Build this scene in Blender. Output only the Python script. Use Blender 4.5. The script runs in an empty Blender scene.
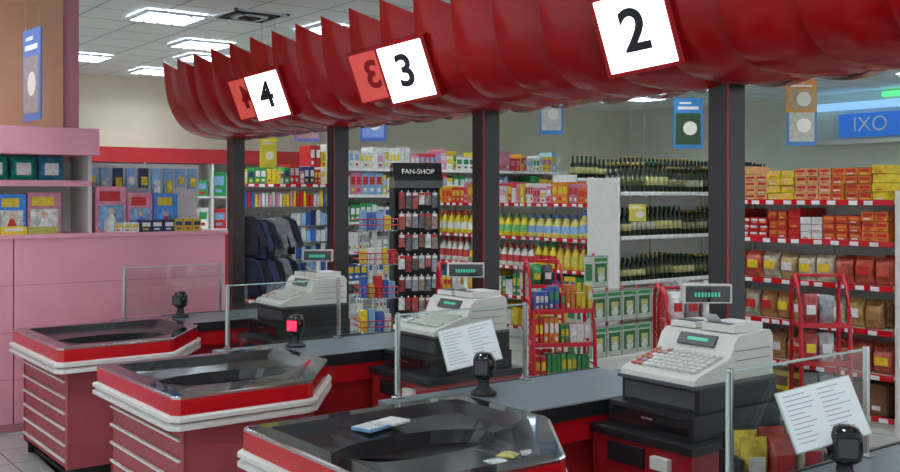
import bpy, math, random
from mathutils import Matrix, Vector
random.seed(7)
S=bpy.context.scene
try:
    S.view_settings.view_transform='Standard'
except Exception: pass

# ------------------------------------------------------------ materials
MATS={}
def mat(name,col=(.5,.5,.5),rough=.5,metal=0,emit=None,es=0,noise=0,nscale=20,vcol=False,coat=0,spec=.5,bump=0):
    if name in MATS: return MATS[name]
    m=bpy.data.materials.new(name); m.use_nodes=True
    nt=m.node_tree; b=nt.nodes['Principled BSDF']
    b.inputs['Roughness'].default_value=rough
    b.inputs['Metallic'].default_value=metal
    b.inputs['Specular IOR Level'].default_value=spec
    b.inputs['Coat Weight'].default_value=coat
    b.inputs['Base Color'].default_value=(*col,1)
    if emit: 
        b.inputs['Emission Color'].default_value=(*emit,1); b.inputs['Emission Strength'].default_value=es
    if vcol or noise:
        src=None
        tc=nt.nodes.new('ShaderNodeTexCoord')
        if vcol:
            a=nt.nodes.new('ShaderNodeAttribute'); a.attribute_name='Col'; src=a.outputs['Color']
        if noise:
            n=nt.nodes.new('ShaderNodeTexNoise'); n.inputs['Scale'].default_value=nscale; n.inputs['Detail'].default_value=3
            nt.links.new(tc.outputs['Object'],n.inputs['Vector'])
            mr=nt.nodes.new('ShaderNodeMapRange'); mr.inputs['From Min'].default_value=.3; mr.inputs['From Max'].default_value=.7
            mr.inputs['To Min'].default_value=1-noise; mr.inputs['To Max'].default_value=1+noise*.5
            nt.links.new(n.outputs['Fac'],mr.inputs['Value'])
            vm=nt.nodes.new('ShaderNodeVectorMath'); vm.operation='SCALE'
            if src: nt.links.new(src,vm.inputs[0])
            else: vm.inputs[0].default_value=col
            nt.links.new(mr.outputs['Result'],vm.inputs['Scale'])
            src=vm.outputs['Vector']
            if bump:
                bp=nt.nodes.new('ShaderNodeBump'); bp.inputs['Strength'].default_value=bump; bp.inputs['Distance'].default_value=.02
                nt.links.new(n.outputs['Fac'],bp.inputs['Height']); nt.links.new(bp.outputs['Normal'],b.inputs['Normal'])
        nt.links.new(src,b.inputs['Base Color'])
    MATS[name]=m; return m
mat('goods',vcol=True,rough=.38,noise=.22,nscale=28)
mat('bagged',vcol=True,rough=.18,noise=.45,nscale=22,bump=.6)
mat('cloth',vcol=True,rough=.9,noise=.3,nscale=12,bump=.4)
mat('plain',vcol=True,rough=.4)
mat('red_gloss',(.60,.008,.014),.18,noise=.08,nscale=3,coat=.3)
mat('red_canopy',(.34,.0025,.004),.2,noise=.08,nscale=2,spec=.35)
mat('red_rim',(.10,.002,.003),.3)
mat('red_panel',(.42,.015,.02),.35,noise=.1,nscale=4)
mat('red_dusty',(.42,.08,.09),.45,noise=.12,nscale=5)
mat('black_gloss',(.010,.010,.012),.08,coat=.5)
mat('black_matte',(.013,.013,.015),.45,noise=.2,nscale=30)
mat('tray_metal',(.03,.034,.038),.2,metal=.2,noise=.2,nscale=5)
mat('rubber',(.003,.003,.004),.4,spec=.3)
mat('grey_top',(.14,.18,.21),.3,noise=.12,nscale=60)
mat('cream',(.80,.78,.73),.4,noise=.05)
mat('steel',(.6,.6,.6),.22,metal=1)
mat('post',(.012,.007,.007),.3,noise=.2,nscale=10)
mat('shelf_white',(.73,.72,.67),.45,noise=.06,nscale=8)
mat('pink',(.88,.38,.47),.42,noise=.04,nscale=3)
mat('pink_dark',(.5,.2,.25),.5,noise=.05,nscale=3)
mat('tan',(.62,.36,.22),.7,noise=.05,nscale=2)
mat('ecr',(.72,.71,.65),.38,noise=.04,nscale=10)
mat('ecr_dark',(.07,.07,.08),.4)
mat('paper',(.86,.87,.88),.5)
mat('ink',(.35,.36,.4),.6)
mat('digit_ink',(.01,.01,.02),.5)
mat('lit_white',(.9,.9,.95),.4,emit=(1,.97,1),es=2.2)
mat('reflection_red',(.4,.02,.02),.3,emit=(.9,.14,.11),es=.42)  # glow painted for the lane signs' reflections
mat('vfd',(.0,.06,.03),.3,emit=(.1,1,.6),es=.45)
mat('led_red',(.8,0,0),.3,emit=(1,.01,.03),es=6)
mat('exit_green',(.1,.6,.2),.4,emit=(.15,1,.35),es=.7)
mat('blue_lit',(.02,.08,.4),.4,emit=(.03,.2,.65),es=.5)
mat('sky_lit',(.3,.6,.9),.4,emit=(.35,.65,1),es=.7)
mat('lamp',(.9,.95,1),.4,emit=(.82,.93,1),es=40)
mat('louver',(.55,.6,.65),.4)
mat('red_wire',(.6,.012,.03),.3)

def glass():
    m=bpy.data.materials.new('clear_glass'); m.use_nodes=True; nt=m.node_tree; nt.nodes.clear()
    o=nt.nodes.new('ShaderNodeOutputMaterial'); mx=nt.nodes.new('ShaderNodeMixShader')
    t=nt.nodes.new('ShaderNodeBsdfTransparent'); t.inputs[0].default_value=(.93,.96,.94,1)
    g=nt.nodes.new('ShaderNodeBsdfGlossy'); g.inputs['Roughness'].default_value=.03
    f=nt.nodes.new('ShaderNodeLayerWeight'); f.inputs['Blend'].default_value=.5
    p=nt.nodes.new('ShaderNodeMath'); p.operation='POWER'; p.inputs[1].default_value=4
    q=nt.nodes.new('ShaderNodeMath'); q.operation='MULTIPLY_ADD'; q.inputs[1].default_value=.7; q.inputs[2].default_value=.05
    nt.links.new(f.outputs['Facing'],p.inputs[0]); nt.links.new(p.outputs[0],q.inputs[0])
    nt.links.new(q.outputs[0],mx.inputs[0]); nt.links.new(t.outputs[0],mx.inputs[1]); nt.links.new(g.outputs[0],mx.inputs[2]); nt.links.new(mx.outputs[0],o.inputs[0])
    MATS['glass']=m
glass()
mat('glass_edge',(.55,.68,.62),.15)

def tiles(name,c1,c2,scale,mortar,rough,line):
    m=bpy.data.materials.new(name); m.use_nodes=True; nt=m.node_tree; b=nt.nodes['Principled BSDF']
    tc=nt.nodes.new('ShaderNodeTexCoord'); br=nt.nodes.new('ShaderNodeTexBrick')
    br.offset=0; br.inputs['Scale'].default_value=1; br.inputs['Brick Width'].default_value=scale; br.inputs['Row Height'].default_value=scale
    br.inputs['Mortar Size'].default_value=mortar; br.inputs['Color1'].default_value=(*c1,1); br.inputs['Color2'].default_value=(*c2,1); br.inputs['Mortar'].default_value=(*line,1)
    nt.links.new(tc.outputs['Object'],br.inputs['Vector']); 
    n=nt.nodes.new('ShaderNodeTexNoise'); n.inputs['Scale'].default_value=60; nt.links.new(tc.outputs['Object'],n.inputs['Vector'])
    mx=nt.nodes.new('ShaderNodeMixRGB'); mx.blend_type='MULTIPLY'; mx.inputs[0].default_value=.2
    nt.links.new(br.outputs['Color'],mx.inputs[1]); nt.links.new(n.outputs['Fac'],mx.inputs[2]); nt.links.new(mx.outputs[0],b.inputs['Base Color'])
    b.inputs['Roughness'].default_value=rough; MATS[name]=m
tiles('ceiling_tile',(.84,.88,.86),(.78,.82,.80),.6,.012,.8,(.40,.41,.40))
tiles('floor_tile',(.54,.55,.52),(.48,.49,.47),.4,.006,.22,(.2,.2,.19))
mat('wall_beige',(.68,.63,.49),.8,noise=.04,nscale=2)
mat('wall_green',(.60,.63,.53),.8,noise=.04,nscale=2)

# ------------------------------------------------------------ mesh builder
class MB:
    def __init__(s): s.v=[];s.f=[];s.m=[];s.c=[];s.slots=[];s.T=Matrix.Identity(4);s.sm=[]
    def mi(s,n):
        if n not in s.slots: s.slots.append(n)
        return s.slots.index(n)
    def add(s,vs,fs,m,col,sm=False,L=None):
        T=s.T@L if L is not None else s.T
        o=len(s.v); s.v+=[tuple(T@Vector(v)) for v in vs]; i=s.mi(m)
        for f in fs: s.f.append([o+k for k in f]); s.m.append(i); s.c.append(col); s.sm.append(sm)
    def box(s,x0,x1,y0,y1,z0,z1,m='goods',col=(1,1,1),L=None):
        vs=[(x0,y0,z0),(x1,y0,z0),(x1,y1,z0),(x0,y1,z0),(x0,y0,z1),(x1,y0,z1),(x1,y1,z1),(x0,y1,z1)]
        s.add(vs,[(0,3,2,1),(4,5,6,7),(0,1,5,4),(1,2,6,5),(2,3,7,6),(3,0,4,7)],m,col,False,L)
    def lathe(s,cx,cy,z,prof,seg=10,m='goods',cols=None,col=(1,1,1),L=None,sx=1,sy=1):
        n=len(prof)
        vs=[]
        for r,h in prof:
            for k in range(seg):
                a=2*math.pi*k/seg; vs.append((cx+r*sx*math.cos(a),cy+r*sy*math.sin(a),z+h))
        for j in range(n-1):
            fs=[(k+j*seg,(k+1)%seg+j*seg,(k+1)%seg+(j+1)*seg,k+(j+1)*seg) for k in range(seg)]
            c=cols[j] if cols else col
            if j==0: base=len(s.v); s.add(vs,fs,m,c,True,L)
            else:
                i=s.mi(m)
                for f in fs: s.f.append([base+q for q in f]); s.m.append(i); s.c.append(c); s.sm.append(True)
        i=s.mi(m); s.f.append([base+(n-1)*seg+k for k in range(seg)]); s.m.append(i); s.c.append(cols[-1] if cols else col); s.sm.append(False)
        s.f.append([base+k for k in reversed(range(seg))]); s.m.append(i); s.c.append(cols[0] if cols else col); s.sm.append(False)
    def prism(s,pts,z0,z1,m,col=(1,1,1),L=None,top=True,bottom=True):
        n=len(pts); vs=[(x,y,z0) for x,y in pts]+[(x,y,z1) for x,y in pts]
        fs=[(k,(k+1)%n,n+(k+1)%n,n+k) for k in range(n)]
        if top: fs.append(tuple(range(n,2*n)))
        if bottom: fs.append(tuple(reversed(range(n))))
        s.add(vs,fs,m,col,False,L)
    def ring(s,po,pi,zo,zi,m,col=(1,1,1)):
        n=len(po); vs=[(x,y,zo) for x,y in po]+[(x,y,zi) for x,y in pi]
        s.add(vs,[(k,(k+1)%n,n+(k+1)%n,n+k) for k in range(n)],m,col)
    def tube(s,pts,r,m,col=(1,1,1),seg=6):
        pts=[Vector(p) for p in pts]; rings=[]
        for i,p in enumerate(pts):
            d=(pts[min(i+1,len(pts)-1)]-pts[max(i-1,0)]).normalized()
            a=Vector((0,0,1)) if abs(d.z)<.9 else Vector((1,0,0))
            u=d.cross(a).normalized(); w=d.cross(u)
            rings.append([p+u*r*math.cos(2*math.pi*k/seg)+w*r*math.sin(2*math.pi*k/seg) for k in range(seg)])
        vs=[q for R in rings for q in R]; fs=[]
        for j in range(len(pts)-1):
            fs+=[(j*seg+k,j*seg+(k+1)%seg,(j+1)*seg+(k+1)%seg,(j+1)*seg+k) for k in range(seg)]
        fs.append(tuple(reversed(range(seg)))); fs.append(tuple((len(pts)-1)*seg+k for k in range(seg)))
        s.add(vs,fs,m,col,True)
    def pillow(s,cx,cy,z,w,d,h,m='bagged',col=(1,1,1),L=None,cap=None):
        # standing bag: bulged in the middle with flat crimped seams at top and bottom
        vs=[];N=6;seg=12
        prof=[(0,.04,.98),(.06,.06,1),(.2,.75,.96),(.5,1,.93),(.8,.8,.96),(.94,.06,1),(1,.04,.98)]
        for t,dd,ww in prof:
            for k in range(seg):
                a=2*math.pi*k/seg; c,sn=math.cos(a),math.sin(a)
                x=cx+w/2*ww*math.copysign(abs(c)**.6,c); y=cy+d/2*dd*math.copysign(abs(sn)**.8,sn)
                vs.append((x,y,z+h*t))
        n=len(prof)
        fs=[(k+j*seg,(k+1)%seg+j*seg,(k+1)%seg+(j+1)*seg,k+(j+1)*seg) for j in range(n-1) for k in range(seg)]
        fs.append(tuple((n-1)*seg+k for k in range(seg)))
        s.add(vs,fs,m,col,True,L)
    def obj(s,name,bevel=0,parent=None,seg=2):
        me=bpy.data.meshes.new(name); me.from_pydata(s.v,[],s.f); me.update()
        for n in s.slots: me.materials.append(MATS[n])
        me.polygons.foreach_set('material_index',s.m); me.polygons.foreach_set('use_smooth',s.sm)
        ca=me.color_attributes.new('Col','FLOAT_COLOR','CORNER')
        data=[]
        for p in me.polygons:
            c=s.c[p.index]; data+=[c[0],c[1],c[2],1]*p.loop_total
        ca.data.foreach_set('color',data)
        o=bpy.data.objects.new(name,me); S.collection.objects.link(o)
        if bevel:
            b=o.modifiers.new('bevel','BEVEL'); b.width=bevel; b.segments=seg; b.limit_method='ANGLE'; b.angle_limit=.6
        if parent: o.parent=parent
        return o
def TR(x,y,z=0,rz=0): return Matrix.Translation((x,y,z))@Matrix.Rotation(rz,4,'Z')
def empty(name,loc=(0,0,0)):
    e=bpy.data.objects.new(name,None); e.location=loc; S.collection.objects.link(e); return e
def kid(o,p):
    o.parent=p; o.matrix_parent_inverse=Matrix.Translation(-Vector(p.location)); return o
def text(name,body,size,M,m,parent=None,extr=.001,bold=0):
    cu=bpy.data.curves.new(name,'FONT'); cu.body=body; cu.size=size; cu.align_x='CENTER'; cu.align_y='CENTER'; cu.extrude=extr; cu.offset=bold
    cu.materials.append(MATS[m]); o=bpy.data.objects.new(name,cu); S.collection.objects.link(o)
    o.matrix_world=M
    if parent: kid(o,parent)
    return o
def vary(c,a=.15):
    k=1+random.uniform(-a,a); return tuple(max(0,min(1,x*k)) for x in c)

RED=(.62,.02,.02);ORG=(.75,.22,.03);YEL=(.8,.6,.03);GRN=(.04,.3,.08);BLU=(.04,.12,.45);WHT=(.8,.8,.77);LBL=(.25,.45,.7);TEAL=(.02,.35,.38);PNK=(.7,.25,.35);BRN=(.2,.09,.04);NAV=(.02,.03,.12);GRY=(.35,.36,.38)

# ------------------------------------------------------------ room
ZC=3.5
def room(name,x0,x1,y0,y1,z0,z1,m):
    b=MB(); b.box(x0,x1,y0,y1,z0,z1,m); return b.obj(name)
room('floor',-4,16,-3,15,-.1,0,'floor_tile')
room('ceiling',-4,16,-3,15,ZC,ZC+.1,'ceiling_tile')
room('wall_back',-4,16,15,15.15,0,ZC,'wall_beige')
room('wall_right',16,16.15,-3,15.15,0,ZC,'wall_green')
b=MB(); b.box(-4,15.9,14.97,15,0,.1,'shelf_white'); b.obj('baseboard_back')
b=MB(); b.box(15.97,16,-3,14.97,0,.1,'shelf_white'); b.obj('baseboard_right')

# ceiling troffers
def troffer(x,y):
    b=MB(); w=.29
    b.box(x-w,x+w,y-w,y+w,ZC-.012,ZC-.008,'lamp')
    for k in range(5):
        t=-w+2*w*k/4
        b.box(x+t-.014,x+t+.014,y-w,y+w,ZC-.04,ZC-.012,'louver'); b.box(x-w,x+w,y+t-.014,y+t+.014,ZC-.04,ZC-.012,'louver')
    b.box(x-w,x+w,y-w,y+w,ZC-.008,ZC-.0005,'louver')
    b.obj('ceiling_light')
for (x,y) in [(3.7,9.6),(4.7,11.1),(5.2,13.9),(2.45,9.75),(5.2,12.2),(5.4,9.3),(2.2,12.4),(1.0,7.2),(3.9,13.0),
              (7.5,12.6),(8.2,10.3),(7.6,7.0),(9.9,8.4),(10.5,12),(8.9,4.5),(12.5,9.5),(12,6),(5.4,4.6),(5.4,6.8),(2.0,4.6),(5.2,2.2),(2.0,1.8),(0,4.6),(8.2,1.8),(13.8,12.5),(14.3,7.5)]:
    troffer(x,y)
# vent
b=MB(); 
for k in range(4):
    w=.29-.07*k; 
    for a in (0,1,2,3):
        L=TR(4.35,9.1,0,a*math.pi/2); b.box(-w,w,w-.035,w,ZC-.02-.008*k,ZC-.001,'black_matte' if k%2 else 'louver',L=L)
b.obj('ceiling_vent')
# exit sign
b=MB(); T=TR(1.9,10.85,0); b.T=T
b.box(-.13,.13,-.02,.02,3.28,3.44,'exit_green'); b.box(-.14,.14,-.03,.03,3.44,3.46,'cream'); b.box(-.01,.01,-.01,.01,3.46,ZC,'cream')
b.box(-.03,.03,-.025,-.019,3.31,3.41,'paper'); b.obj('exit_sign')

# ------------------------------------------------------------ gondola shelving
def gondola(name,T,L,H,shelves,depth=.45,strip='red',ends=True,back='shelf_white'):
    b=MB(); b.T=T
    b.box(0,L,depth-.03,depth,.0,H,back)
    b.box(0,L,.02,depth-.03,0,.12,'shelf_white')
    for z in shelves:
        b.box(.02,L-.02,.02,depth-.03,z-.025,z,'shelf_white')
        b.box(.02,L-.02,.0,.02,z-.035,z+.006,'red_gloss' if strip=='red' else 'cream')
        x=.05
        while x<L-.12:   # price labels
            b.box(x,x+.07,-.003,0,z-.034,z-.002,'paper'); x+=random.uniform(.09,.2)
    nu=max(1,round(L/1.0))
    for k in range(nu+1):
        x=min(L-.02,k*L/nu); b.box(x,x+.02,depth-.06,depth+.01,0,H+.01,'shelf_white')
    if ends:
        for x in (-.025,L): 
            b.box(x,x+.025,0,depth,0,H,'cream')
    return b.obj(name,bevel=.003,seg=1)

def fill_boxes(b,x0,x1,z,h,pal,wr=(.08,.16),y0=.04,d=.3,stack=1,label=True,gap=.006,m='goods'):
    x=x0
    while x<x1-wr[0]:
        w=random.uniform(*wr); n=random.randint(1,3); c=vary(random.choice(pal)); c2=vary(random.choice(pal+[WHT,YEL])); hh=h*random.uniform(.6,1)
        for _ in range(n):
            if x+w>x1: break
            for s_ in range(stack):
                zz=z+s_*hh/stack; h1=hh/stack-.004; yo=y0+random.uniform(0,.02)
                b.box(x,x+w-gap,yo,yo+d,zz,zz+h1,m,vary(c,.05))
                if label:
                    b.box(x+w*.12,x+w*.82,yo-.002,yo,zz+h1*.45,zz+h1*.8,m,c2)
                    b.box(x+w*.2,x+w*.65,yo-.002,yo,zz+h1*.15,zz+h1*.3,m,random.choice([WHT,RED,YEL,c2]))
            x+=w
        x+=random.uniform(0,.01)
def fill_bottles(b,x0,x1,z,h,body,cap,lab,r=.035,y0=.08,rows=2,shape='oil',seg=8,multi=None):
    x=x0+r; run=0; B_,C_,L_,H_=body,cap,lab,h
    while x<x1-r:
        if multi and run<=0:
            run=random.randint(3,6); B_,C_,L_=random.choice(multi); H_=h*random.uniform(.8,1)
        run-=1
        for q in range(rows):
            y=y0+q*(2*r+.01); hh=H_
            if shape=='oil': prof=[(r,0),(r,hh*.22),(r*1.01,hh*.22),(r*1.01,hh*.5),(r,hh*.5),(r,hh*.6),(r*.4,hh*.76),(r*.36,hh*.9),(r*.42,hh*.9),(r*.42,hh)]; cols=[B_,B_,L_,B_,B_,B_,B_,C_,C_]
            else: prof=[(r,0),(r*1.05,hh*.15),(r*1.06,hh*.2),(r*.95,hh*.5),(r*.8,hh*.62),(r*.35,hh*.82),(r*.36,hh*.84),(r*.3,hh)]; cols=[B_,B_,L_,B_,B_,C_,C_]
            b.lathe(x,y,z,prof,seg,'goods',cols,sx=1,sy=.8)
        x+=2*r+.006
def fill_bags(b,x0,x1,z,h,pal,w=.16,d=.09,y0=.1,rows=2,stack=1):
    x=x0+w/2
    while x<x1-w/2+.01:
        c=random.choice(pal)
        for q in range(rows):
            L=Matrix.Translation((x,y0+q*d*1.05,z))@Matrix.Rotation(random.uniform(-.08,.08),4,'Z')
            hh=h*random.uniform(.85,1)
            b.pillow(0,0,0,w*.97,d,hh,'bagged',vary(c,.2),L)
            if q==0:
                b.box(-w*.28,w*.28,-d*.5,-d*.44,hh*.35,hh*.65,'goods',vary(random.choice([WHT,RED,YEL,c])),L)
        x+=w

A90=-math.pi/2
# --- olive oil end unit (faces -y)
T=TR(7.74,7.34)
gondola('shelving_unit',T,1.85,1.9,[.14,.46,.8,1.28,1.75],depth=.46,strip='w')
b=MB(); b.T=T
DK=(.015,.022,.008)
OM=[(DK,(.25,.18,.03),(.25,.24,.1)),((.03,.04,.01),(.02,.02,.02),(.5,.48,.35)),((.012,.02,.01),(.4,.3,.05),(.1,.12,.04)),((.02,.03,.01),(.02,.1,.03),(.55,.5,.2))]
for z,h in [(.8,.3),(1.28,.32),(1.75,.34)]:
    fill_bottles(b,.03,1.82,z+.001,h,DK,DK,DK,r=.034,rows=3,multi=OM)
fill_bottles(b,.03,1.82,.461,.26,(.25,.2,.03),(.4,.02,.02),(.5,.5,.3),r=.04,rows=2)
b.obj('olive_oil_bottles')
# tins
b=MB()
def tin(x,y,z,w=.2,d=.13,h=.33,rz=0):
    L=TR(x,y,z,rz)
    b.box(0,w,0,d,0.008,h-.02,'goods',(.55,.58,.5),L); b.box(-.003,w+.003,-.003,d+.003,h-.03,h-.015,'steel',L=L); b.box(-.003,w+.003,-.003,d+.003,0,.012,'steel',L=L)
    b.box(.02,w-.02,-.004,0,h*.18,h*.72,'goods',(.03,.16,.05),L); b.box(.05,w-.05,-.007,-.003,h*.4,h*.6,'goods',(.6,.55,.2),L)
    b.box(.01,w-.01,-.003,0,h*.78,h*.88,'goods',(.05,.3,.1),L)
    b.lathe(0,0,0,[(.045,0),(.05,.003)],14,'goods',col=(.7,.72,.65),L=L@Matrix.Translation((w/2,-.005,h*.3))@Matrix.Rotation(math.pi/2,4,'X'))
    b.box(-.004,0,.02,d-.02,h*.2,h*.7,'goods',(.04,.2,.06),L)
    b.lathe(w*.3,d*.5,h-.02,[(.018,0),(.018,.025)],8,'goods',col=(.7,.1,.05),L=L)
for r in range(2):
    for k in range(7): tin(6.72+k*.215,6.95,.12+r*.345)
for k in (0,): tin(6.98+k*.215,6.97,.12+2*.345); 
b.box(6.68,8.28,6.9,7.3,0,.12,'shelf_white')
b.obj('olive_oil_tins',bevel=.003,seg=1)

# --- cleaning goods long run (faces -x)
T=TR(7.9,11.0,0,A90)
gondola('shelving_unit',T,3.1,1.85,[.14,.5,.86,1.22,1.62],depth=.45)
b=MB(); b.T=T
YB=(.85,.68,.02)
fill_bottles(b,.05,3.05,1.221,.33,YB,(.1,.35,.1),(.2,.5,.15),r=.07,shape='jug',rows=2,seg=10,multi=[(YB,(.1,.35,.1),(.2,.5,.15)),(YB,(.6,.05,.03),(.8,.8,.7)),((.85,.75,.2),(.05,.2,.6),(.3,.5,.8))])
fill_boxes(b,.05,3.05,1.621,.26,[RED,YEL,WHT,ORG,PNK],wr=(.05,.1))
fill_bottles(b,.05,3.05,.861,.3,YB,RED,WHT,r=.06,shape='jug',seg=10,multi=[((.8,.78,.7),(.6,.05,.03),(.6,.05,.05)),((.85,.6,.05),(.6,.05,.03),(.7,.6,.1)),((.1,.4,.15),WHT,YEL),(YB,GRN,RED)])
fill_boxes(b,.05,3.05,.501,.3,[YEL,WHT,GRN,BLU],wr=(.05,.12)); fill_boxes(b,.05,3.05,.141,.28,[YEL,WHT,RED])
b.obj('cleaning_products')

# --- right gondola, biscuits (faces -x)
T=TR(6.78,5.28,0,A90)
gondola('shelving_unit',T,1.5,1.75,[.12,.42,.74,1.06,1.38,1.68],depth=.46)
b=MB(); b.T=T
fill_boxes(b,.02,1.48,1.681,.29,[RED,ORG,(.8,.35,.02),(.8,.45,.2),YEL],wr=(.08,.13),stack=4,d=.35)
fill_boxes(b,.02,1.48,1.381,.25,[RED,(.5,.05,.02),ORG,YEL,WHT],wr=(.08,.14),stack=3,d=.35)
fill_bags(b,.02,1.46,1.061,.22,[(.5,.35,.15),(.6,.1,.05),(.55,.5,.35)],w=.16,d=.11)
fill_bags(b,.02,1.46,.741,.22,[(.6,.4,.12),(.5,.25,.08),(.6,.55,.4)],w=.15,d=.11)
fill_bags(b,.02,1.46,.421,.22,[(.45,.25,.1),(.5,.1,.05),(.6,.5,.3)],w=.18,d=.12)
fill_boxes(b,.02,1.48,.121,.25,[RED,BRN,YEL],wr=(.14,.22))
b.obj('biscuit_packs')
# another unit further right
T=TR(8.6,4.4,0,A90)
gondola('shelving_unit',T,3.0,1.9,[.12,.5,.9,1.3,1.6],depth=.46)
b=MB(); b.T=T
for z in (.121,.501,.901,1.301,1.601): fill_boxes(b,.02,2.98,z,.28,[RED,ORG,BRN,YEL,WHT],wr=(.1,.2),stack=2)
b.obj('grocery_boxes')
T=TR(10.2,7.3,0,A90)
gondola('shelving_unit',T,2.6,1.95,[.12,.5,.9,1.3,1.7],depth=.46)
b=MB(); b.T=T
for z in (.121,.501,.901,1.301,1.701): fill_boxes(b,.02,2.58,z,.28,[BLU,WHT,YEL,RED,LBL],wr=(.1,.2),stack=1)
b.obj('grocery_boxes')

# --- back row (faces -y)
T=TR(6.4,11.6)
gondola('shelving_unit',T,4.6,2.1,[.14,.55,.95,1.35,1.72,2.08],depth=.46,strip='w')
b=MB(); b.T=T
for i,z in enumerate((.141,.551,.951,1.351,1.721,2.081)):
    fill_boxes(b,.04,4.55,z,.32 if i<5 else .32,[WHT,LBL,WHT,RED,GRN,YEL,PNK] if i>3 else [WHT,BLU,GRY,GRN,WHT],wr=(.05,.12))
b.obj('household_goods')
T=TR(9.6,9.9)
gondola('shelving_unit',T,4.5,2.0,[.14,.6,1.05,1.5,1.95],depth=.46,strip='w')
b=MB(); b.T=T
for z in (.141,.601,1.051,1.501): fill_bottles(b,.04,4.4,z,.33,(.02,.03,.012),(.02,.02,.02),(.5,.4,.15),r=.04,rows=1)
fill_bottles(b,.04,4.4,1.951,.33,(.02,.04,.015),(.3,.2,.03),(.55,.5,.25),r=.04,rows=2,multi=OM)
b.obj('wine_bottles')

# --- clothing / mixed unit (faces -y)
T=TR(5.05,10.7)
gondola('shelving_unit',T,1.25,1.95,[.14,.5,1.85],depth=.45)
b=MB(); b.T=T
fill_boxes(b,.02,1.23,1.851,.26,[WHT,RED,YEL,PNK,GRN,NAV],wr=(.04,.08))
for k in range(26):
    x=.02+k*.046; c=random.choice([WHT,RED,YEL,PNK,BLU]); b.box(x,x+.036,.06,.08,1.58,1.58+random.uniform(.14,.2),'goods',vary(c)); b.tube([(x+.018,.08,1.77),(x+.018,.42,1.77)],.002,'steel')
for r in range(5):
    for k in range(8):
        x=.66+k*.068; z=.55+r*.2; b.box(x,x+.058,.1,.12,z,z+random.uniform(.13,.18),'goods',vary(random.choice([WHT,WHT,WHT,LBL,NAV,BLU]))); b.tube([(x+.03,.11,z+.12),(x+.03,.42,z+.12)],.002,'steel')
fill_boxes(b,.02,1.23,.141,.28,[NAV,GRY,BLU])
b.obj('personal_care_packs')
b=MB(); b.T=TR(5.08,10.72)
def garment(x,z,c,s=1.0,rz=0):
    # jacket silhouette with sleeves, hung on a rail
    pts=[(-.13,-.42),(.13,-.42),(.13,-.18),(.18,-.34),(.23,-.31),(.14,-.02),(.05,.03),(-.05,.03),(-.14,-.02),(-.23,-.31),(-.18,-.34),(-.13,-.18)]
    n=len(pts); L=Matrix.Translation((x,.09,z))@Matrix.Rotation(rz,4,'Z')
    vs=[(p*s,-.03+.015*math.sin(25*p),q*s) for p,q in pts]+[(p*s,.03+.015*math.sin(25*p),q*s) for p,q in pts]
    b.add(vs,[tuple(range(n)),tuple(reversed(range(n,2*n)))]+[(k,n+k,n+(k+1)%n,(k+1)%n) for k in range(n)],'cloth',c,L=L)
    b.tube([(x,.09,z+.02),(x,.09,z+.08),(x,.40,z+.08)],.004,'steel')
for i,z in enumerate((1.44,.98)):
    for k in range(6):
        garment(.06+k*.095,z-random.uniform(0,.06),random.choice([(.012,.015,.045),(.015,.015,.03),(.03,.04,.10),(.01,.01,.015),(.2,.2,.22)]),1.0,random.uniform(-.9,-.3))
b.obj('hanging_jackets')

# --- black header peg rack
def pegrack():
    e=empty('accessory_display_rack',(6.45,9.15,0)); b=MB(); b.T=TR(6.17,9.2,0,-.35)
    b.box(0,.5,.18,.22,0,1.85,'black_matte'); b.box(-.02,.52,0,.4,0,.1,'black_matte')
    b.box(-.02,.0,.1,.3,0,1.9,'black_matte'); b.box(.5,.52,.1,.3,0,1.9,'black_matte')
    pts=[(.02,1.80),(.02,1.88),(.08,2.08),(.22,2.08),(.22,1.80)]
    n=len(pts); vs=[(-.03,y,z) for y,z in pts]+[(.53,y,z) for y,z in pts]
    b.add(vs,[tuple(range(n)),tuple(reversed(range(n,2*n)))]+[(k,n+k,n+(k+1)%n,(k+1)%n) for k in range(n)],'black_gloss',(1,1,1))
    kid(b.obj('rack_frame'),e)
    b3=MB(); b3.T=b.T
    for r in range(7):
        for k in range(6):
            x=.035+k*.076; z=.14+r*.235; c=random.choice([(.25,.15,.1),GRY,WHT,(.5,.1,.08),(.3,.05,.05),(.15,.15,.17),(.4,.3,.25)])
            hh=random.uniform(.13,.19)
            b3.box(x,x+.064,.05,.09,z+.2-hh,z+.2,'bagged',vary(c)); b3.box(x+.005,x+.06,.047,.05,z+.165,z+.195,'goods',random.choice([WHT,WHT,RED]))
            b3.tube([(x+.032,.05,z+.215),(x+.032,.18,z+.215)],.003,'steel'); b3.box(x+.025,x+.04,.06,.07,z+.2,z+.22,'goods',WHT)
    kid(b3.obj('hanging_packs'),e)
    M=b.T@Matrix.Translation((.25,.042,1.98))@Matrix.Rotation(math.radians(73),4,'X')
    text('header_lettering','FAN-SHOP',.08,M,'cream',e)
pegrack()
# --- wire stand (white post, red baskets)
def wirestand():
    b=MB(); b.T=TR(5.65,8.85,0,-.3)
    b.box(-.02,.02,-.02,.02,0,1.62,'shelf_white'); b.box(-.22,.22,-.18,.18,0,.04,'shelf_white')
    for z in (.3,.65,1.0,1.35):
        for dz in (0,.06,.12):
            b.tube([(-.2,-.18,z+dz),(.2,-.18,z+dz),(.2,.1,z+dz),(-.2,.1,z+dz),(-.2,-.18,z+dz)],.006,'red_wire' if dz else 'steel')
        for k in range(9): b.tube([(-.2+k*.05,-.18,z+.12),(-.2+k*.05,-.18,z),(-.2+k*.05,.1,z)],.0035,'steel')
        b.box(-.05,.05,.0,.1,z+.02,z+.04,'steel')
        x=-.18
        while x<.14:
            c=random.choice([LBL,WHT,RED,YEL,BLU]); w=random.uniform(.05,.09); b.box(x,x+w,-.15,-.05,z+.008,z+random.uniform(.14,.24),'goods',vary(c)); x+=w+.01
    b.obj('wire_basket_stand')
wirestand()

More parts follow.
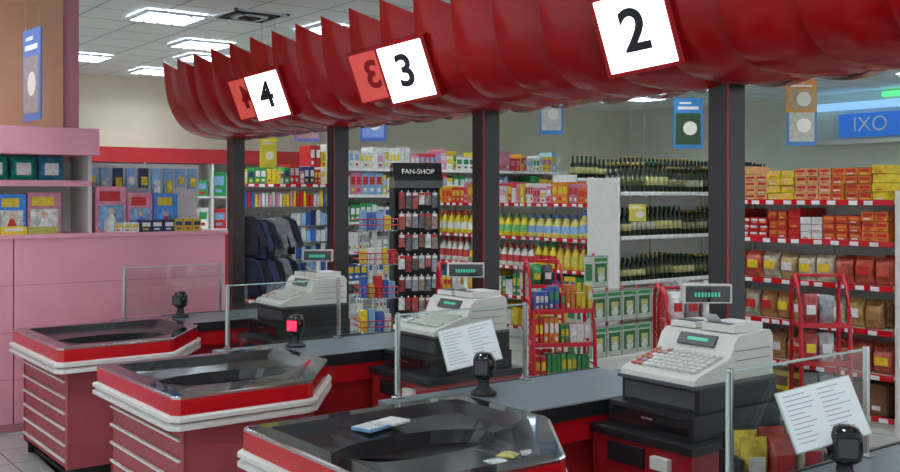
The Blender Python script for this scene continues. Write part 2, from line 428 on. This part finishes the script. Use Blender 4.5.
# --- red tubular impulse racks
def impulse(x,y,rz,w=.36,H=1.12,pal=None,bags=True):
    b=MB(); b.T=TR(x,y,0,rz)
    for s in (-w/2,w/2):
        b.tube([(s,-.17,0),(s,-.17,H*.62),(s,-.15,H*.8),(s,-.08,H*.95),(s,.0,H),(s,.07,H*.97),(s,.1,H*.9),(s,.1,0)],.014,'red_wire',seg=8)
        for k in range(1,6): b.tube([(s,-.17,H*.13*k),(s,.1,H*.13*k)],.008,'red_wire')
    for z in (.12,.38,.64,.88):
        b.box(-w/2,w/2,-.16,.1,z,z+.01,'red_wire'); b.box(-w/2,w/2,-.175,-.165,z,z+.03,'red_wire')
    b.tube([(-w/2,0,H),(w/2,0,H)],.012,'red_wire')
    o=b.obj('sweets_rack')
    b=MB(); b.T=TR(x,y,0,rz)
    for z in (.131,.391,.651,.891):
        if bags: fill_bags(b,-w/2+.02,w/2-.01,z,.2,pal or [WHT,RED,YEL,GRN],w=.1,d=.07,y0=-.1,rows=2)
        else: fill_boxes(b,-w/2+.02,w/2-.01,z,.2,pal or [WHT,RED,YEL],wr=(.03,.06),y0=-.15,d=.1)
    b.obj('sweets_packs').parent=o
impulse(6.2,6.85,-.5,w=.3,pal=[GRN,YEL,(.1,.1,.1),RED])
impulse(5.35,7.0,-.5,pal=[RED,YEL,WHT],bags=False)
impulse(5.8,3.75,-.75,w=.3,H=1.2,pal=[GRY,WHT,(.5,.1,.1)])
impulse(5.35,4.35,-.6,w=.5,H=1.1,pal=[GRY,WHT,(.45,.4,.4)])
impulse(5.0,5.35,-.5,w=.45,H=.98,pal=[RED,YEL,ORG,WHT,BLU,GRN],bags=False)
impulse(6.0,4.9,-.6,w=.6,H=1.05,pal=[GRY,WHT,(.6,.5,.5)])

# --- pink merchandise wall on left
b=MB(); b.T=TR(-1.2,7.7)
b.box(0,3.02-.004,0,.05,0.06,1.40,'pink'); b.box(3.02+.004,4.66,0,.05,0.06,1.40,'pink')
b.box(0,4.66,.01,.05,0,.06,'pink_dark'); b.box(0,4.68,-.015,.6,1.40,1.43,'pink'); b.box(4.66,4.69,0,.6,0,1.40,'red_panel')
for z in (.72,1.06,.38): b.box(0,4.66,-.002,0,z,z+.004,'pink_dark')
b.box(0,4.66,.55,.6,0,1.98,'shelf_white')
for x in (0,1.2,2.4,3.58): b.box(x,x+.03,.1,.6,1.43,2.02,'shelf_white')
b.box(0,3.6,.1,.55,1.80,1.82,'shelf_white'); b.box(0,3.6,.085,.1,1.785,1.83,'pink')
b.box(0,3.62,-.05,.75,2.02,2.22,'pink')
b.obj('pink_display_counter',bevel=.004,seg=1)
b=MB(); b.box(-1.2,2.38,8.46,8.8,0,ZC,'tan'); b.box(2.38,2.52,8.5,8.8,0,ZC,'pink_dark'); b.obj('wall_partition')
b=MB(); b.T=TR(-1.2,7.7)
for (xa,xb) in [(.04,1.19),(1.24,2.39),(2.44,3.57)]:
    x=xa
    while x<xb-.2:
        c=random.choice([TEAL,(.02,.4,.3),(.05,.3,.5)])
        b.pillow(x+.1,.25,1.821,.195,.16,.19,'bagged',vary(c)); b.box(x+.04,x+.14,.162,.168,1.87,1.96,'goods',random.choice([PNK,WHT,YEL])); x+=.2
b.obj('diaper_packs')
b=MB(); b.T=TR(-1.2,7.7)
x=.04
while x<4.3:
    w=random.choice([.16,.2,.24]) if x<3.6 else random.choice([.2,.24])
    if not any(abs(x+w/2-q)<w/2+.03 for q in (1.215,2.415,3.595)):
        c=random.choice([LBL,(.05,.25,.75),(.08,.3,.8),PNK,(.05,.25,.75)]); h=random.uniform(.26,.34) if x<3.6 else random.uniform(.3,.4)
        b.box(x,x+w,.14,.26,1.431,1.431+h,'goods',vary(c)); b.box(x+.02,x+w-.02,.137,.14,1.45,1.43+h*.6,'bagged',vary(random.choice([(.4,.6,.85),WHT,(.1,.35,.85),(.3,.55,.85)])))
        b.box(x+.03,x+w-.05,.136,.139,1.43+h*.68,1.43+h*.9,'goods',random.choice([YEL,RED,WHT]))
        # doll / figure window print : head disc + flared dress
        L=Matrix.Translation((x+w*.5,.1355,1.43+h*.33))@Matrix.Rotation(math.pi/2,4,'X')
        b.lathe(0,h*.13,0,[(w*.10,0),(w*.11,.004)],12,'goods',col=(.75,.5,.38),L=L)
        cc=random.choice([RED,(.1,.3,.8),WHT,PNK])
        b.prism([(-w*.22,-h*.22),(w*.22,-h*.22),(w*.06,h*.06),(-w*.06,h*.06)],0,.004,'goods',cc,L=L)
    x+=w+.01
fill_boxes(b,.05,3.5,1.431,.09,[YEL,WHT,(.5,.5,.1),TEAL],wr=(.16,.22),y0=0.0,d=.08)
fill_boxes(b,3.7,4.55,1.431,.11,[WHT,YEL,NAV,LBL],wr=(.05,.1),y0=0.02,d=.08)
b.obj('toy_boxes')
# toy hooks on the back panel : blister cards
b=MB(); b.T=TR(-1.2,7.7)
for k in range(9):
    x=3.66+k*.105; hh=random.uniform(.14,.24); z=1.94-hh; c=random.choice([BLU,LBL,NAV,LBL])
    b.box(x,x+.075,.38,.41,z,z+hh,'goods',vary(c)); b.box(x+.012,x+.06,.36,.38,z+.02,z+hh*.55,'bagged',random.choice([RED,WHT,YEL])); b.tube([(x+.037,.38,z+hh-.01),(x+.037,.545,z+hh-.01)],.003,'steel')
b.obj('blister_cards')

# back wall banded shelving
b=MB(); b.box(1.0,9.5,14.5,14.98,2.2,2.42,'red_panel'); b.box(1,9.5,14.9,14.98,0,2.2,'shelf_white')
for z in (.2,.7,1.2,1.7): b.box(1,9.5,14.5,14.9,z-.03,z,'shelf_white')
for k in range(9): b.box(1+k*1.06,1.03+k*1.06,14.5,14.95,0,2.2,'shelf_white')
b.obj('wall_shelving')
b=MB(); b.T=TR(1,14.5)
for z in (.201,.701,1.201,1.701):
    for k in range(8): fill_boxes(b,.04+k*1.06,1.05+k*1.06,z,.4,[WHT,RED,LBL,YEL,GRN],wr=(.1,.25))
b.obj('grocery_boxes')

# ------------------------------------------------------------ posters
def poster(x,y,z,w,h,rz,frame,pic,name='hanging_poster'):
    b=MB(); b.T=TR(x,y,z,rz)
    b.box(-w/2,w/2,-.006,.006,-h/2,h/2,'plain',frame); b.box(-w*.42,w*.42,-.009,-.006,-h*.42,h*.2,'goods',pic)
    b.box(-w*.35,w*.35,-.01,-.006,h*.27,h*.33,'paper'); b.box(-w*.3,w*.1,-.01,-.006,h*.38,h*.42,'paper')
    b.lathe(0,0,0,[(w*.2,0),(w*.24,.004)],12,'plain',col=(.85,.82,.75),L=Matrix.Translation((.02,-.008,-h*.1))@Matrix.Rotation(math.pi/2,4,'X'))
    for s in (-.4,.4): b.tube([(s*w,0,h/2),(s*w,0,ZC-z)],.002,'steel')
    b.obj(name)
F=-.64
poster(8.6,7.15,2.5,.32,.55,F,(.04,.22,.5),(.03,.08,.03)); poster(8.75,5.85,2.46,.3,.5,F,(.05,.2,.5),(.5,.5,.4))
poster(8.2,8.9,2.75,.28,.6,F,(.05,.25,.6),(.6,.6,.6)); poster(6.3,9.9,2.6,.3,.5,F,(.04,.1,.4),(.2,.3,.6))
poster(5.6,10.2,2.55,.3,.42,F,(.1,.1,.35),(.4,.2,.2)); poster(8.0,5.35,2.62,.28,.3,F,(.7,.3,.05),(.5,.35,.2))
poster(1.86,7.35,2.56,.36,.64,-1.5,(.12,.22,.55),(.35,.3,.3))
poster(4.6,9.2,2.15,.17,.3,F,(.8,.7,.02),(.75,.65,.05),'price_sign')
# yellow tag
poster(7.2,6.6,1.45+.1,.16,.16,F,(.8,.7,.05),(.7,.6,.1),'price_sign')
# wall sign right
b=MB(); b.T=TR(15.9,9.9,0,A90)
b.box(0,2.2,0,.1,2.72,3.12,'blue_lit'); b.box(-.6,2.6,-.25,.1,3.2,3.30,'sky_lit'); b.box(-.6,2.6,-.25,.1,2.60,2.66,'shelf_white'); o=b.obj('fish_counter_sign')
M=TR(15.88,9.3,2.92,A90)@Matrix.Rotation(math.pi/2,4,'X'); o2=text('sign_lettering','IXO',.36,M,'paper'); o2.parent=o
b=MB(); b.T=TR(15.9,9.1,0,A90); b.box(0,.5,0,.1,3.38,3.46,'exit_green'); b.obj('exit_sign')

# ------------------------------------------------------------ checkout lanes
B=[.72,2.5,4.28,6.06]; X0=1.68
outer=[(0.03,0),(.67,0),(.71,.02),(1.05,.47),(1.08,.54),(1.08,1.1),(.03,1.1),(0,1.07),(0,.03)]
def inset(p,d,cx=.5,cy=.58):
    r=[]; n=len(p)
    for i in range(n):
        a=Vector(p[i-1]);c=Vector(p[i]);e=Vector(p[(i+1)%n])
        n1=Vector((-(c-a).y,(c-a).x)).normalized(); n2=Vector((-(e-c).y,(e-c).x)).normalized()
        q=(n1+n2).normalized(); k=d/max(.3,q.dot(n1)); r.append(tuple(c+q*k))
    return r
def counter(bk,k):
    b=MB(); b.T=TR(X0,bk); Z=.82
    o=outer; i1=inset(o,.012); i2=inset(o,.085); i3=inset(o,.16); bp=inset(o,-.022); bd=inset(o,.07)
    b.prism(bd,.08,Z-.10,'red_dusty',top=False); b.prism(inset(o,.11),0,.08,'black_matte')
    b.prism(o,Z-.10,Z-.012,'red_gloss',top=False)            # red band
    b.ring(o,inset(o,.0),Z-.012,Z-.002,'steel'); b.ring(o,i1,Z-.002,Z,'steel')
    b.ring(i1,i2,Z,Z+.001,'black_gloss'); b.ring(i2,i3,Z+.001,Z-.035,'tray_metal')
    # sunken floor with a pointed oval well : ring from tray polygon down to the well
    N=len(i3); dense=[]
    for q in range(N):
        a=Vector(i3[q]); c=Vector(i3[(q+1)%N])
        for s_ in range(4): dense.append(tuple(a.lerp(c,s_/4)))
    cx,cy=.50,.62; well=[]; well2=[]
    for (px,py) in dense:
        a=math.atan2((py-cy)/.42,(px-cx)/.42); rr=1+.1*math.cos(2*a)
        well.append((cx+.33*rr*math.cos(a),cy+.19*rr*math.sin(a))); well2.append((cx+.28*rr*math.cos(a),cy+.14*rr*math.sin(a)))
    b.ring(dense,well,Z-.035,Z-.05,'tray_metal'); b.ring(well,well2,Z-.05,Z-.095,'rubber')
    b.add([(x,y,Z-.095) for x,y in well2],[tuple(range(len(well2)))],'rubber',(1,1,1))
    # bumper, two ridges
    for z0 in (Z-.155,Z-.118):
        b.ring(o,bp,z0,z0+.008,'cream'); b.ring(bp,bp,z0+.008,z0+.026,'cream'); b.ring(bp,o,z0+.026,z0+.034,'cream')
    b.prism(inset(o,.004),Z-.16,Z-.10,'red_panel',top=False)
    # belt / grey top section
    b.box(1.08,2.07,.62,1.2,Z-.035,Z,'grey_top'); b.box(1.08,2.07,.60,.62,Z-.06,Z+.004,'black_matte'); b.box(1.08,2.07,1.2,1.215,Z-.06,Z+.004,'black_matte')
    b.box(.7,1.08,1.1,1.2,Z-.035,Z,'grey_top')
    b.box(1.08,2.05,.66,1.16,0.08,Z-.035,'red_panel'); b.box(1.1,2.04,.68,1.12,0,.08,'black_matte')
    b.box(1.085,2.06,.612,.66,Z-.16,Z-.06,'red_gloss')
    # register stand
    b.box(1.42,2.09,.06,.60,.08,.70,'red_panel'); b.box(1.44,2.07,.1,.6,0,.08,'black_matte'); b.box(1.40,2.10,.04,.60,.70,.735,'black_matte')
    b.box(1.405,1.42,.3,.5,.60,.68,'black_matte')
    b.box(1.39,1.42,.16,.25,.615,.665,'cream')
    # guide bars on end panel
    for q in range(6):
        z=.60-.095*q; b.box(.05,.066,.08,1.02,z,z+.012,'cream')
    ob=b.obj('checkout_counter',bevel=.003,seg=1)
    return ob
def register(bk):
    x,y,z=X0+1.77,bk+.33,.736
    e=empty('cash_register',(x,y,z))
    b=MB(); b.T=TR(x,y,z)
    b.box(-.3,.27,-.24,.22,0,.1,'black_matte'); b.box(-.305,-.3,-.22,.2,.015,.085,'black_gloss'); b.box(-.308,-.305,-.03,.03,.05,.06,'steel')
    b.box(-.24,.27,-.22,.2,.1,.2,'black_matte'); b.box(-.244,-.24,-.2,.18,.115,.185,'ecr_dark')
    kid(b.obj('cash_drawer',bevel=.008),e)
    b=MB(); b.T=TR(x,y,z+.2)
    pr=[(-.26,0),(-.26,.035),(-.235,.05),(-.03,.105),(.0,.17),(.03,.195),(.24,.205),(.26,.18),(.26,0)]
    n=len(pr); vs=[(p,-.21,q) for p,q in pr]+[(p,.19,q) for p,q in pr]
    b.add(vs,[tuple(range(n)),tuple(reversed(range(n,2*n)))]+[(k,n+k,n+(k+1)%n,(k+1)%n) for k in range(n)],'ecr',(1,1,1))
    b.box(-.27,.27,-.22,.2,-.0,.014,'ecr_dark')
    for q in range(3): b.box(-.0,.24,-.212,-.209,.05+q*.04,.053+q*.04,'ecr_dark')
    kid(b.obj('register_body',bevel=.007),e)
    b=MB(); b.T=TR(x,y,z+.2)
    sl=math.atan2(.055,.205)
    for i in range(6):
        for j in range(11):
            L=Matrix.Translation((-.222+i*.031,-.18+j*.032,.0545+i*.031*math.tan(sl)))@Matrix.Rotation(-sl,4,'Y')
            c=random.choice([(.7,.7,.65),(.7,.7,.65),(.3,.32,.35),(.5,.15,.1)]) if j>7 else (.62,.62,.56)
            b.box(0,.024,0,.026,0,.012,'plain',c,L)
    b.box(.03,.23,-.18,-.01,.2,.235,'ecr'); b.box(.04,.22,.03,.17,.2,.225,'ecr'); b.box(.06,.13,.05,.15,.224,.229,'ecr_dark')
    b.box(.1,.2,-.14,-.05,.234,.239,'paper'); b.box(.03,.06,-.16,-.03,.234,.238,'ecr_dark')
    L=Matrix.Translation((-.02,-.12,.135))@Matrix.Rotation(math.radians(-55),4,'Y'); b.box(0,.055,0,.2,.0,.012,'ecr_dark',L=L); b.box(.02,.035,.04,.15,.01,.014,'vfd',L=L)
    # receipt
    b.add([(.06,-.02,.237),(.06,-.1,.237),(.02,-.1,.275),(.02,-.02,.275)],[(0,1,2,3)],'paper',(1,1,1))
    kid(b.obj('keyboard_and_printer',bevel=.003,seg=1),e)
    b=MB(); b.T=TR(x+.2,y+.1,z+.2)
    b.lathe(0,0,.2,[(.035,0),(.035,.01),(.013,.015),(.013,.11)],12,'ecr')
    L=Matrix.Translation((0,0,.335))@Matrix.Rotation(math.radians(-37),4,'Z'); 
    b.box(-.11,.11,-.025,.03,-.04,.045,'ecr',L=L); b.box(-.1,.1,-.032,-.025,-.033,.038,'black_gloss',L=L)
    for q in range(8): b.box(-.06+q*.015,-.051+q*.015,-.034,-.032,-.010,.010,'vfd',L=L)
    kid(b.obj('customer_display',bevel=.004,seg=1),e)
def scanner(bk,lit):
    b=MB(); b.T=TR(X0+1.15,bk+1.02,.8205)
    b.lathe(0,0,0,[(.06,0),(.06,.012),(.045,.022),(.028,.035),(.024,.07),(.028,.08)],16,'black_matte')
    b.lathe(0,0,.07,[(.03,0),(.052,.015),(.058,.05),(.055,.09),(.04,.115),(.015,.122)],16,'black_gloss',sx=.9)
    L=Matrix.Rotation(math.radians(-50),4,'Z'); b.box(-.035,.035,-.062,-.045,.095,.165,'black_matte',L=L)
    b.box(-.028,.028,-.064,-.062,.102,.158,'led_red' if lit else 'ecr_dark',L=L)
    b.obj('barcode_scanner')
def screen(bk,sheet):
    e=empty('glass_screen',(2.85,bk+1.17,.821)); y=bk+1.17
    b=MB(); b.box(2.46,3.22,y,y+.008,.84,1.19,'glass'); 
    b.box(2.455,3.225,y-.001,y+.009,1.187,1.193,'glass_edge'); b.box(2.455,2.461,y-.001,y+.009,.84,1.19,'glass_edge'); b.box(3.219,3.225,y-.001,y+.009,.84,1.19,'glass_edge')
    kid(b.obj('glass_pane'),e)
    b=MB()
    for x in (2.47,3.21):
        b.box(x-.006,x+.006,y-.006,y+.014,.821,1.2,'steel'); b.box(x-.02,x+.02,y-.02,y+.03,.821,.829,'steel')
    kid(b.obj('steel_posts',bevel=.002,seg=1),e)
    if sheet:
        b=MB(); L=Matrix.Translation((2.79,y-.10,1.04))@Matrix.Rotation(math.radians(-30),4,'Z')@Matrix.Rotation(math.radians(-22),4,'X')@Matrix.Rotation(math.radians(-12),4,'Y')
        b.T=L; b.box(-.13,.13,-.003,.003,-.095,.095,'glass_edge'); b.box(-.126,.126,-.006,-.003,-.091,.091,'paper')
        for c in range(2):
            for q in range(11):
                x=-.112+c*.118; b.box(x,x+random.uniform(.05,.1),-.0068,-.006,.075-q*.0145,.0775-q*.0145,'ink')
        b.box(-.01,.01,.003,.10,-.02,.0,'steel')
        kid(b.obj('notice_sheet'),e)
for k,bk in enumerate(B):
    counter(bk,k); register(bk); scanner(bk,k==2); screen(bk,k in (0,1))
# stuff in tray
b=MB(); b.T=TR(X0+.5,B[1]+.20,.788)
for k in range(3):
    L=Matrix.Translation((.02+.07*k,.04*(k%2),0.012))@Matrix.Rotation(.5*k,4,'Z')@Matrix.Rotation(math.pi/2,4,'X'); b.pillow(0,.0,0,.07,.02,.07,'bagged',[(.6,.62,.6),(.6,.5,.15),(.5,.52,.5)][k],L)
b.obj('small_packets')
b=MB(); b.T=TR(X0+.42,B[1]+.82,.787,.3); b.box(0,.14,0,.1,0,.012,'goods',LBL); b.box(.01,.13,.01,.09,.012,.014,'bagged',WHT); b.box(.1,.2,-.04,.06,.014,.024,'goods',WHT); b.obj('leaflets')
# snack rack near lane 0
b=MB(); b.T=TR(3.05,2.1,0,-.5)
b.box(-.17,.17,-.02,.16,0,.04,'black_matte'); b.box(-.18,-.165,-.02,.16,0,.8,'black_matte'); b.box(.165,.18,-.02,.16,0,.8,'black_matte'); b.box(-.17,.17,.15,.16,0,.86,'black_matte')
for z in (.15,.42,.68): b.box(-.165,.165,-.02,.15,z-.01,z,'black_matte')
o=b.obj('snack_rack')
b=MB(); b.T=TR(3.05,2.1,0,-.5)
for z in (.151,.421,.681): fill_bags(b,-.16,.16,z,.22,[(.6,.42,.03),(.6,.3,.05),(.45,.05,.03),(.55,.5,.3)],w=.105,d=.07,y0=.03,rows=2)
b.obj('snack_bags').parent=o

# ------------------------------------------------------------ posts and canopy
PY=[1.2,2.98,4.78,6.56,8.36]
for y in PY:
    b=MB(); b.box(3.80,3.92,y-.06,y+.06,0,2.235,'post'); b.box(3.77,3.95,y-.09,y+.09,0,.02,'post'); b.box(3.795,3.80,y-.062,y-.05,.02,2.235,'red_panel')
    b.obj('canopy_post',bevel=.004,seg=1)
can=empty('checkout_canopy',(3.86,5,2.3))
b=MB(); b.box(3.80,3.92,.6,8.6,2.236,2.30,'red_panel'); b.box(3.84,3.88,.6,8.6,2.30,2.66,'black_matte')
for k in range(23):
    y=.80+k*.356; b.box(3.55,4.17,y-.006,y+.006,2.46,2.48,'black_matte')
kid(b.obj('spine_beam'),can)
P0=Vector((3.80,2.245));P1=Vector((3.44,2.24));P2=Vector((3.36,2.80))
def prof(t):
    return P0*(1-t)**2+P1*2*t*(1-t)+P2*t*t
def lens(t): return .66+.34*math.sin(math.pi*(.15+.70*t))
YAW=math.radians(24)
def finpoint(y,u,t,yaw,W):
    # u in -.5...5 across the sheet (left, far edge = -.5), t from foot (0) to tip (1)
    p=prof(t); ww=W*lens(t); bul=.06*(1-4*u*u)*math.sin(math.pi*(.12+.7*t))
    x=p.x+u*ww*math.sin(yaw)-bul*math.cos(yaw); yy=y-u*ww*math.cos(yaw)-bul*math.sin(yaw)
    z=p.y-.17*(u-.1)*t*t*t-.03*(1-4*u*u)*(1-t)
    return Vector((x,yy,z))
def fin(y,side=1,yaw=YAW,W=.49):
    nv=18; nu=10; vs=[]; b=MB()
    for th in (0,.006):
        for j in range(nv+1):
            t=j/nv
            for i in range(nu+1):
                q=finpoint(y,i/nu-.5,t,yaw,W); x=q.x+th*math.cos(yaw); z=q.z+th*.5*(1-t)
                if side<0: x=7.72-x
                vs.append((x,q.y+th*math.sin(yaw),z))
    n=(nv+1)*(nu+1); fs=[]
    for o in (0,n):
        for j in range(nv):
            for i in range(nu):
                q=o+j*(nu+1)+i; fs.append((q,q+1,q+nu+2,q+nu+1))
    b.add(vs,fs,'red_canopy',(1,1,1),True)
    ring=[i for i in range(nu+1)]+[j*(nu+1)+nu for j in range(1,nv+1)]+[nv*(nu+1)+i for i in range(nu-1,-1,-1)]+[j*(nu+1) for j in range(nv-1,0,-1)]
    b.add([vs[i] for i in ring]+[vs[i+n] for i in ring],[(k,(k+1)%len(ring),(k+1)%len(ring)+len(ring),k+len(ring)) for k in range(len(ring))],'red_rim',(1,1,1))
    o=b.obj('canopy_fin'); kid(o,can)
SY=[1.34,3.12,4.90,6.68]
ys=[SY[0]+.356*k for k in range(-2,20)]+[8.42]
for y in ys:
    fin(y); fin(y,-1)
def sign_or_reflection_plate(y,d,m,ink,mirror=False,size=.34,yaw=math.radians(20)):
    # lit box fixed on the outer face of a fin, with a thin red housing rim; mirrored copy imitates its reflection
    a=prof(.42); c=prof(.9)
    up=Vector((c.x-a.x,0,c.y-a.y)).normalized(); up=(up+Vector((0,0,.2))).normalized()
    r=Vector((math.sin(yaw),-math.cos(yaw),0)); r=(r-up*r.dot(up)).normalized()
    nrm=r.cross(up).normalized()
    if nrm.x>0: nrm=-nrm
    cen=Vector(((a.x+c.x)/2,y-.03,(a.y+c.y)/2))+nrm*.20-Vector((0,0,.01))
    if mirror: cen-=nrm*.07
    M=Matrix((( r.x,up.x,nrm.x,cen.x),(r.y,up.y,nrm.y,cen.y),(r.z,up.z,nrm.z,cen.z),(0,0,0,1)))
    b=MB(); b.T=M; h=size/2
    b.box(-h*1.08,h*1.08,-h*1.1,h*1.1,-.14,-.002,'red_canopy'); b.box(-h*.95,h*.95,-h*.98,h*.98,-.002,.004,m)
    o=b.obj('lane_sign_or_reflection_box',bevel=.004,seg=1); kid(o,can)
    M2=M@Matrix.Translation((0,0,.007))
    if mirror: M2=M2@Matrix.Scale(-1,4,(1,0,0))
    text('lane_digit_or_reflection',d,.28*size/.36,M2,ink,can,bold=.006)
for y,d in zip(SY,'1234'):
    sign_or_reflection_plate(y,d,'lit_white','digit_ink')
for y,d in [(5.33,'3'),(7.11,'4')]:  # glowing reversed plates added to imitate the lit signs' reflections in glossy fins
    sign_or_reflection_plate(y,d,'reflection_red','red_canopy',True,size=.31)

# ------------------------------------------------------------ light
w=bpy.data.worlds.new('World'); S.world=w; w.use_nodes=True
w.node_tree.nodes['Background'].inputs[0].default_value=(.85,.93,1,1); w.node_tree.nodes['Background'].inputs[1].default_value=1.15

cam=bpy.data.cameras.new('Camera'); co=bpy.data.objects.new('Camera',cam); S.collection.objects.link(co)
co.location=(0,0,1.72); co.rotation_euler=(math.pi/2,0,-math.atan2(.6,.8)); cam.sensor_width=36; cam.lens=40; cam.shift_y=-41/900
cam.clip_start=.05
S.camera=co
